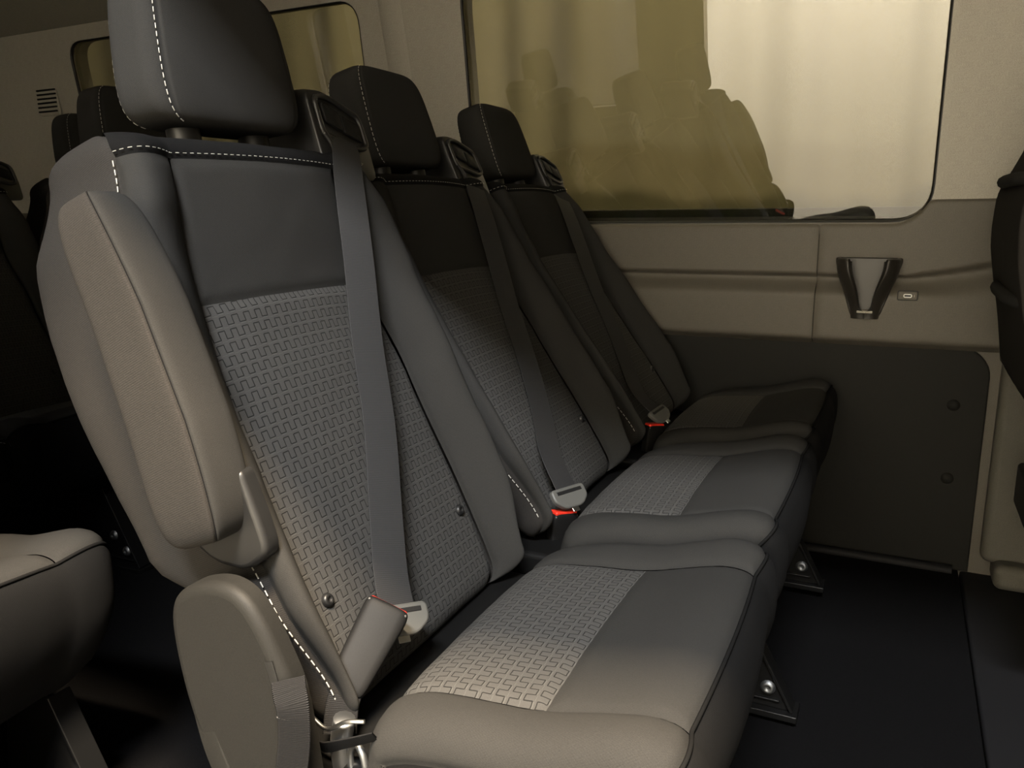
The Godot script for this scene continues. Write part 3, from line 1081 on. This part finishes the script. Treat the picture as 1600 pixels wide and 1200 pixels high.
func make_shell() -> void:
	# floor
	struct("floor", rbox(Vector3(3.50, 0.06, 1.86), 0.004, Vector3(-1.565, -0.03, -1.19)), M.carpet)
	struct("floor", rbox(Vector3(1.75, 0.06, 1.86), 0.006, Vector3(1.064, -0.034, -1.19)), M.rubber)
	var cove := []
	for k in 40:
		cove.append(Vector3(lerpf(-3.2, 0.17, k / 39.0), 0.004, -2.06))
	struct("trim_1", tube(cove, 0.013, 12), M.rubber)
	# outer skin behind the trims
	struct("wall_far_lower", rbox(Vector3(5.3, 0.90, 0.06), 0.004, Vector3(-0.70, 0.41, -2.115)), M.trim_brown)
	# lower kick panel
	var o := PackedVector2Array()
	for q in [Vector2(-3.25, 0.0), Vector2(0.205, 0.0), Vector2(0.205, 0.30)]:
		o.append(q)
	for k in 9:
		var g := PI / 2.0 * k / 8.0
		o.append(Vector2(0.135 + cos(g) * 0.070, 0.475 + sin(g) * 0.068))
	o.append(Vector2(-3.25, 0.543))
	struct("wall_far_kick", slab(o, 0.012, 0.004, 3), M.trim_charcoal, Vector3(0, 0, -2.085))
	make_cup_holder()
	make_usb()
	for q in [Vector2(0.138, 0.406), Vector2(0.141, 0.228)]:
		var f := thing("panel_fastener", "round black push fastener on the charcoal kick panel, %s one" % ("upper" if q.y > 0.3 else "lower"), "fastener", Vector3(q.x, q.y, -2.073))
		var dome := obj("dome", lathe([Vector2(0.0, 0.007), Vector2(0.004, 0.0066), Vector2(0.008, 0.0045), Vector2(0.0105, 0.001), Vector2(0.0108, -0.002)], 20), M.trim_charcoal, f)
		dome.rotation.x = PI / 2.0
		dome.scale = Vector3(1.3, 1.3, 1.3)
	make_mid_panel("wall_far_trim_rear", -3.25, -0.180, 0.830)
	make_mid_panel("wall_far_trim_front", -0.178, 0.62, 0.830)
	# front door-side pillar trims
	struct("trim_2", rbox(Vector3(0.5, 0.5, 0.05), 0.02, Vector3(0.475, 0.29, -2.070)), M.trim_tan)
	struct("trim_3", rbox(Vector3(0.5, 0.06, 0.10), 0.02, Vector3(0.500, 0.025, -2.050)), M.trim_tan)
	# upper side wall, leaning inwards
	var tilt := deg_to_rad(7.8)
	var pv := Vector3(0, 0.86, -2.07)
	var h1 := rect(-1.100, 0.824, 0.056, 1.475, 0.085)
	var h2 := rect(-2.640, 0.860, -1.425, 1.450, 0.07)
	csg_panel("wall_far_corner", Vector3(-3.3, 0.80, -2.13), Vector3(0.9, 0.882, -2.06), [h1, h2], M.trim_brown)
	csg_panel("wall_far_upper", Vector3(-3.3, 0.875, -2.13), Vector3(1.9, 1.70, -2.062), [h1, h2], M.trim_beige, tilt, pv)
	make_window("window_1", -1.100, 0.824, 0.056, 1.475, 0.085, pv, tilt, 0.0, M.tinted_glass)
	make_window("window_2", -2.640, 0.860, -1.425, 1.450, 0.07, pv, tilt, 0.0, M.tinted_glass)
	# pillar ridges between the windows
	for q in [[-1.285, 0.07]]:
		var ridge := []
		for k in 12:
			var y := lerpf(0.86, 1.5, k / 11.0)
			ridge.append(Vector3(q[0] - (y - 0.86) * 0.06, y, -2.122 + (y - 0.86) * 0.137))
		struct("trim_4", tube(ridge, q[1], 40), M.trim_beige)
	# ceiling with a rolled edge above the windows
	var p := PackedVector3Array()
	var prof := [Vector2(-2.06, 1.475), Vector2(-2.02, 1.478), Vector2(-1.97, 1.492), Vector2(-1.90, 1.53), Vector2(-1.80, 1.575), Vector2(-1.66, 1.605), Vector2(-1.45, 1.62), Vector2(-0.2, 1.62)]
	for q in prof:
		for j in 2:
			p.append(Vector3(-3.3 + 5.2 * j, q.y, q.x))
	struct("ceiling_liner", grid_mesh(p, prof.size(), 2, false), M.headliner)
	struct("ceiling", rbox(Vector3(5.3, 0.06, 1.95), 0.004, Vector3(-0.70, 1.66, -1.19)), M.headliner)
	# rear, front and near walls
	struct("wall_rear", rbox(Vector3(0.06, 1.70, 1.95), 0.004, Vector3(-3.31, 0.81, -1.19)), M.headliner)
	struct("wall_front", rbox(Vector3(0.06, 1.7, 1.95), 0.004, Vector3(1.93, 0.80, -1.19)), M.trim_charcoal)
	csg_panel("wall_near_rear", Vector3(-3.35, -0.05, -0.30), Vector3(-0.85, 1.65, -0.23), [rect(-2.95, 0.86, -1.15, 1.45, 0.08)], M.trim_beige)
	make_window("window_3", -2.95, 0.86, -1.15, 1.45, 0.08, Vector3(0, 0.86, -0.23), 0.0, 0.0, M.clear_glass)
	struct("wall_near_front", rbox(Vector3(1.20, 1.70, 0.07), 0.02, Vector3(1.36, 0.80, -0.265)), M.trim_brown)
	struct("wall_near_header", rbox(Vector3(1.64, 0.10, 0.07), 0.02, Vector3(-0.04, 1.63, -0.265)), M.trim_brown)
	# speaker grille on the rear pillar
	var g := thing("speaker_grille", "small slotted vent grille on the far rear pillar", "grille", Vector3(-2.80, 1.265, -2.006))
	obj("grille_face", slab(round_poly([Vector2(-0.055, -0.05), Vector2(0.06, -0.05), Vector2(0.05, 0.055), Vector2(-0.045, 0.035)], 0.015), 0.006, 0.002), M.trim_beige, g)
	for k in 6:
		obj("slat", rbox(Vector3(0.10, 0.006, 0.006), 0.002, Vector3(0.0, -0.036 + 0.0145 * k, 0.009)), M.trim_charcoal, g)
	# overhead console edge
	var dome := thing("ceiling_lamp", "oval unlit reading lamp housing on the headliner", "lamp", Vector3(-1.38, 1.575, -1.45))
	obj("housing", moved(lathe([Vector2(0.16, 0.05), Vector2(0.16, 0.02), Vector2(0.14, 0.004), Vector2(0.06, -0.003), Vector2(0.0, -0.004)], 32), Transform3D(Basis().scaled(Vector3(1.0, 1.0, 0.6)), Vector3.ZERO)), M.trim_beige, dome)

func make_shop() -> void:
	struct("floor_shop", rbox(Vector3(11, 0.1, 8.4), 0.01, Vector3(0, -0.70, -0.6)), M.concrete)
	struct("ceiling_shop", rbox(Vector3(11, 0.1, 8.4), 0.01, Vector3(0, 3.45, -0.6)), M.shop_wall)
	struct("wall_shop_front", rbox(Vector3(0.1, 4.3, 8.4), 0.01, Vector3(5.2, 1.4, -0.6)), M.shop_wall)
	struct("wall_shop_rear", rbox(Vector3(0.1, 4.3, 8.4), 0.01, Vector3(-5.2, 1.4, -0.6)), M.shop_wall)
	struct("wall_shop_near", rbox(Vector3(10.6, 4.3, 0.1), 0.01, Vector3(0, 1.4, 3.45)), M.shop_wall)
	struct("wall_shop_far", rbox(Vector3(10.6, 4.3, 0.1), 0.01, Vector3(0, 1.4, -4.65)), M.shop_wall)
	for side in [["cream shop curtain hanging outside the open sliding door", 2.6, "curtain_cream", -1.0, 3.1], ["olive shop curtain hanging in folds beyond the tinted windows", -3.5, "curtain_olive", 1.0, 3.3]]:
		var cols := 420
		var rows := 3
		var p := PackedVector3Array()
		for i in rows:
			for j in cols:
				var x := lerpf(-4.8, 4.8, float(j) / (cols - 1))
				var z := (0.013 if side[1] > 0.0 else 0.030) * sin(x * 9.0 + 0.8 * sin(x * 2.3)) + (0.006 if side[1] > 0.0 else 0.02) * sin(x * 23.0 + 1.2 * sin(x * 3.1)) + 0.03 * sin(x * 3.7)
				p.append(Vector3(x, lerpf(-0.64, 3.35, i / 2.0), side[1] + z))
		var c := thing("shop_curtain", side[0], "curtain", Vector3(0, -0.64, side[1]))
		var q := PackedVector3Array()
		for w in p:
			q.append(w - c.position)
		obj("drape", grid_mesh(q, rows, cols, side[3] > 0.0), M[side[2]], c)

func lamp_panel(label: String, at: Vector3, towards: Vector3, size: Vector2, col: Color, energy: float, m: Material) -> void:
	var l := thing("light_panel", label, "light", at)
	var d := (towards - at).normalized()
	var up := Vector3.RIGHT if absf(d.y) > 0.9 else Vector3.UP
	var b := Basis.looking_at(d, up)
	var f := obj("diffuser", rbox(Vector3(size.x, size.y, 0.02), 0.004), m, l)
	f.basis = b
	var fr := obj("housing", rbox(Vector3(size.x + 0.06, size.y + 0.06, 0.05), 0.01), M.shop_wall, l)
	fr.basis = b
	fr.position = -d * 0.03
	var a := AreaLight3D.new()
	a.name = "glow"
	a.area_size = size
	a.light_energy = energy
	a.light_color = col
	a.shadow_enabled = true
	a.set("area_range", 14.0)
	l.add_child(a)
	a.basis = b
	a.position = d * 0.02

func spot_lamp(label: String, at: Vector3, towards: Vector3, angle: float, col: Color, energy: float) -> void:
	var l := thing("floodlight", label, "light", at)
	var d := (towards - at).normalized()
	var b := Basis.looking_at(d, Vector3.UP)
	var turn := b * Basis(Vector3.RIGHT, -PI / 2.0)   # y axis along the beam
	var can := obj("housing", lathe([Vector2(0.0, -0.20), Vector2(0.07, -0.19), Vector2(0.10, -0.12), Vector2(0.12, 0.02)], 24), M.shop_wall, l)
	can.basis = turn
	var lens := obj("lens", lathe([Vector2(0.0, -0.012), Vector2(0.10, -0.010), Vector2(0.11, 0.0), Vector2(0.0, 0.004)], 24), M.lamp_warm, l)
	lens.basis = turn
	var s := SpotLight3D.new()
	s.name = "beam"
	s.spot_angle = angle
	s.spot_angle_attenuation = 0.6
	s.spot_range = 14.0
	s.light_energy = energy
	s.light_color = col
	s.light_size = 0.10
	s.shadow_enabled = true
	l.add_child(s)
	s.basis = b
	s.position = d * 0.03

# ---------------------------------------------------------------- scene
func _ready() -> void:
	# camera
	var cam := Camera3D.new()
	cam.name = "camera"
	cam.fov = rad_to_deg(2.0 * atan(600.0 / 1250.0))
	cam.position = Vector3(0.0, 0.86, 0.0)
	cam.rotation_order = EULER_ORDER_YXZ
	cam.rotation_degrees = Vector3(-12.2, 25.8, -0.7)
	cam.near = 0.02
	add_child(cam)
	cam.make_current()
	# environment: a closed shop, so the sky is almost black
	var env := Environment.new()
	env.background_mode = Environment.BG_COLOR
	env.background_color = Color(0.02, 0.02, 0.02)
	env.tonemap_mode = Environment.TONE_MAPPER_LINEAR
	env.tonemap_exposure = 1.12
	env.sdfgi_enabled = true
	env.ssao_enabled = true
	env.ssil_enabled = true
	var we := WorldEnvironment.new()
	we.environment = env
	add_child(we)
	rng.seed = 7
	bump_noise.seed = 3
	bump_noise.frequency = 14.0
	make_materials()
	# lamps of the shop
	lamp_panel("neutral ceiling light panel outside the sliding door", Vector3(0.30, 3.2, 1.35), Vector3(0.30, 0.0, 1.35), Vector2(0.35, 0.9), Color(0.98, 0.98, 0.98), 34.0, M.lamp_cool)
	lamp_panel("warm ceiling light panel right above the door step", Vector3(0.15, 3.2, 0.40), Vector3(0.15, 0.0, 0.40), Vector2(0.18, 0.6), Color(1.0, 0.90, 0.76), 50.0, M.lamp_warm)
	spot_lamp("warm floodlight turned to the cream curtain", Vector3(-0.55, 3.0, 0.75), Vector3(-0.60, 0.85, 2.6), 25.0, Color(1.0, 0.96, 0.89), 100.0)
	lamp_panel("dim ceiling light panel above the olive curtain", Vector3(-0.6, 3.2, -2.65), Vector3(-0.6, 0.6, -3.2), Vector2(0.3, 2.4), Color(1.0, 0.93, 0.74), 9.0, M.lamp_warm)
	make_shell()
	make_shop()
	# the near row of three seats
	var zs := [-0.78, -1.28, -1.78]
	var leans := [0.0, 7.5, 10.0]
	var labels := ["grey cloth passenger seat nearest the camera, lit, with a folded armrest", "grey cloth passenger seat in the middle of the three-seat row", "grey cloth passenger seat against the window wall, end of the three-seat row"]
	var belts := ["black webbing belt across the nearest seat's patterned backrest", "black webbing belt across the middle seat's backrest", "black webbing belt across the backrest beside the window"]
	var first: Node3D
	for k in 3:
		var s := make_seat(labels[k], "seats of the three-seat row", {"lean": leans[k]})
		s.position = SEAT_BASE + Vector3(0, [0.0, 0.012, 0.02][k], zs[k])
		make_belt(belts[k], zs[k], lean(leans[k]), 1.0, [Vector3(-0.478, 0.418, 0.092), Vector3(-0.456, 0.412, 0.132), Vector3(-0.450, 0.428, 0.120)][k], Vector3(0.008, 0.008, 0.036) if k else Vector3.ZERO)
		if k == 0:
			first = s
	make_armrest(first)
	make_recliner_cover(first)
	make_pull_strap()
	make_anchor()
	make_buckle("black belt buckle standing on the nearest seat, its broad face lit", Vector3(-0.474, 0.412, -0.622), Vector3(0.10, 0.66, -0.74), Vector3(0.45, 0.55, 0.70), [Vector3(-0.004, -0.024, 0.026), Vector3(0.000, -0.040, 0.046), Vector3(0.006, -0.062, 0.060)], 0.0450, 0.012)
	make_buckle("black belt buckle with a red button latched beside the middle seat", Vector3(-0.464, 0.334, -1.132), Vector3(0.10, 0.98, -0.10), Vector3(0.85, 0.25, 0.45), [Vector3(-0.020, 0.030, 0.004), Vector3(-0.050, 0.034, 0.012), Vector3(-0.088, 0.022, 0.020)])
	make_buckle("black belt buckle with a red button latched beside the window seat", Vector3(-0.456, 0.356, -1.635), Vector3(0.10, 0.98, -0.10), Vector3(0.85, 0.25, 0.45), [Vector3(-0.020, 0.030, 0.004), Vector3(-0.050, 0.034, 0.012), Vector3(-0.088, 0.022, 0.020)])
	# rows behind
	var rows := [["dark cloth seat behind the nearest seat, cushion lit at lower left", Vector3(-0.80, 0.012, -0.43)], ["dark passenger seat across the aisle in the row behind", Vector3(-0.80, 0.0, -1.33)], ["dark passenger seat in the last row, aisle side", Vector3(-1.52, 0.0, -1.24)], ["dark passenger seat in the last row beside the wall", Vector3(-1.52, 0.03, -1.78)]]
	for r in rows:
		var c: Node3D = first.duplicate()
		for n in ["armrest", "recliner_cover"]:
			var q := c.get_node_or_null(n)
			if q:
				c.remove_child(q)
				q.free()
		c.name = numbered("passenger_seat")
		add_child(c)
		c.position = SEAT_BASE + r[1]
		tag(c, r[0], "seat", "seats of the rows behind")
		if r == rows[0]:
			var foot: Node3D = c.get_node("seat_leg").duplicate()
			c.add_child(foot, true)
			foot.position += Vector3(0.0, 0.0, -0.17)
	# driver's seat at the right edge
	var d: Node3D = make_seat("dark front seat seen from the side at the right edge", "", {"lean": -18.0, "tower": false, "legs": true})
	d.name = numbered("front_seat")
	d.position = SEAT_BASE + Vector3(0.878, 0.02, -1.62)
	for q in [[0.900, 0.160, 0.011], [0.712, 0.168, 0.011]]:   # hems of the map pockets on the back of the seat
		var hem := []
		for k in 9:
			hem.append(Vector3(q[1] + 0.02 * pow(absf(k - 4) / 4.0, 4.0) - 0.006, q[0], lerpf(-1.44, -1.80, k / 8.0)) - d.position)
		obj("pocket_hem", tube(smooth_line(hem, 3), q[2], 10), M.cloth, d)
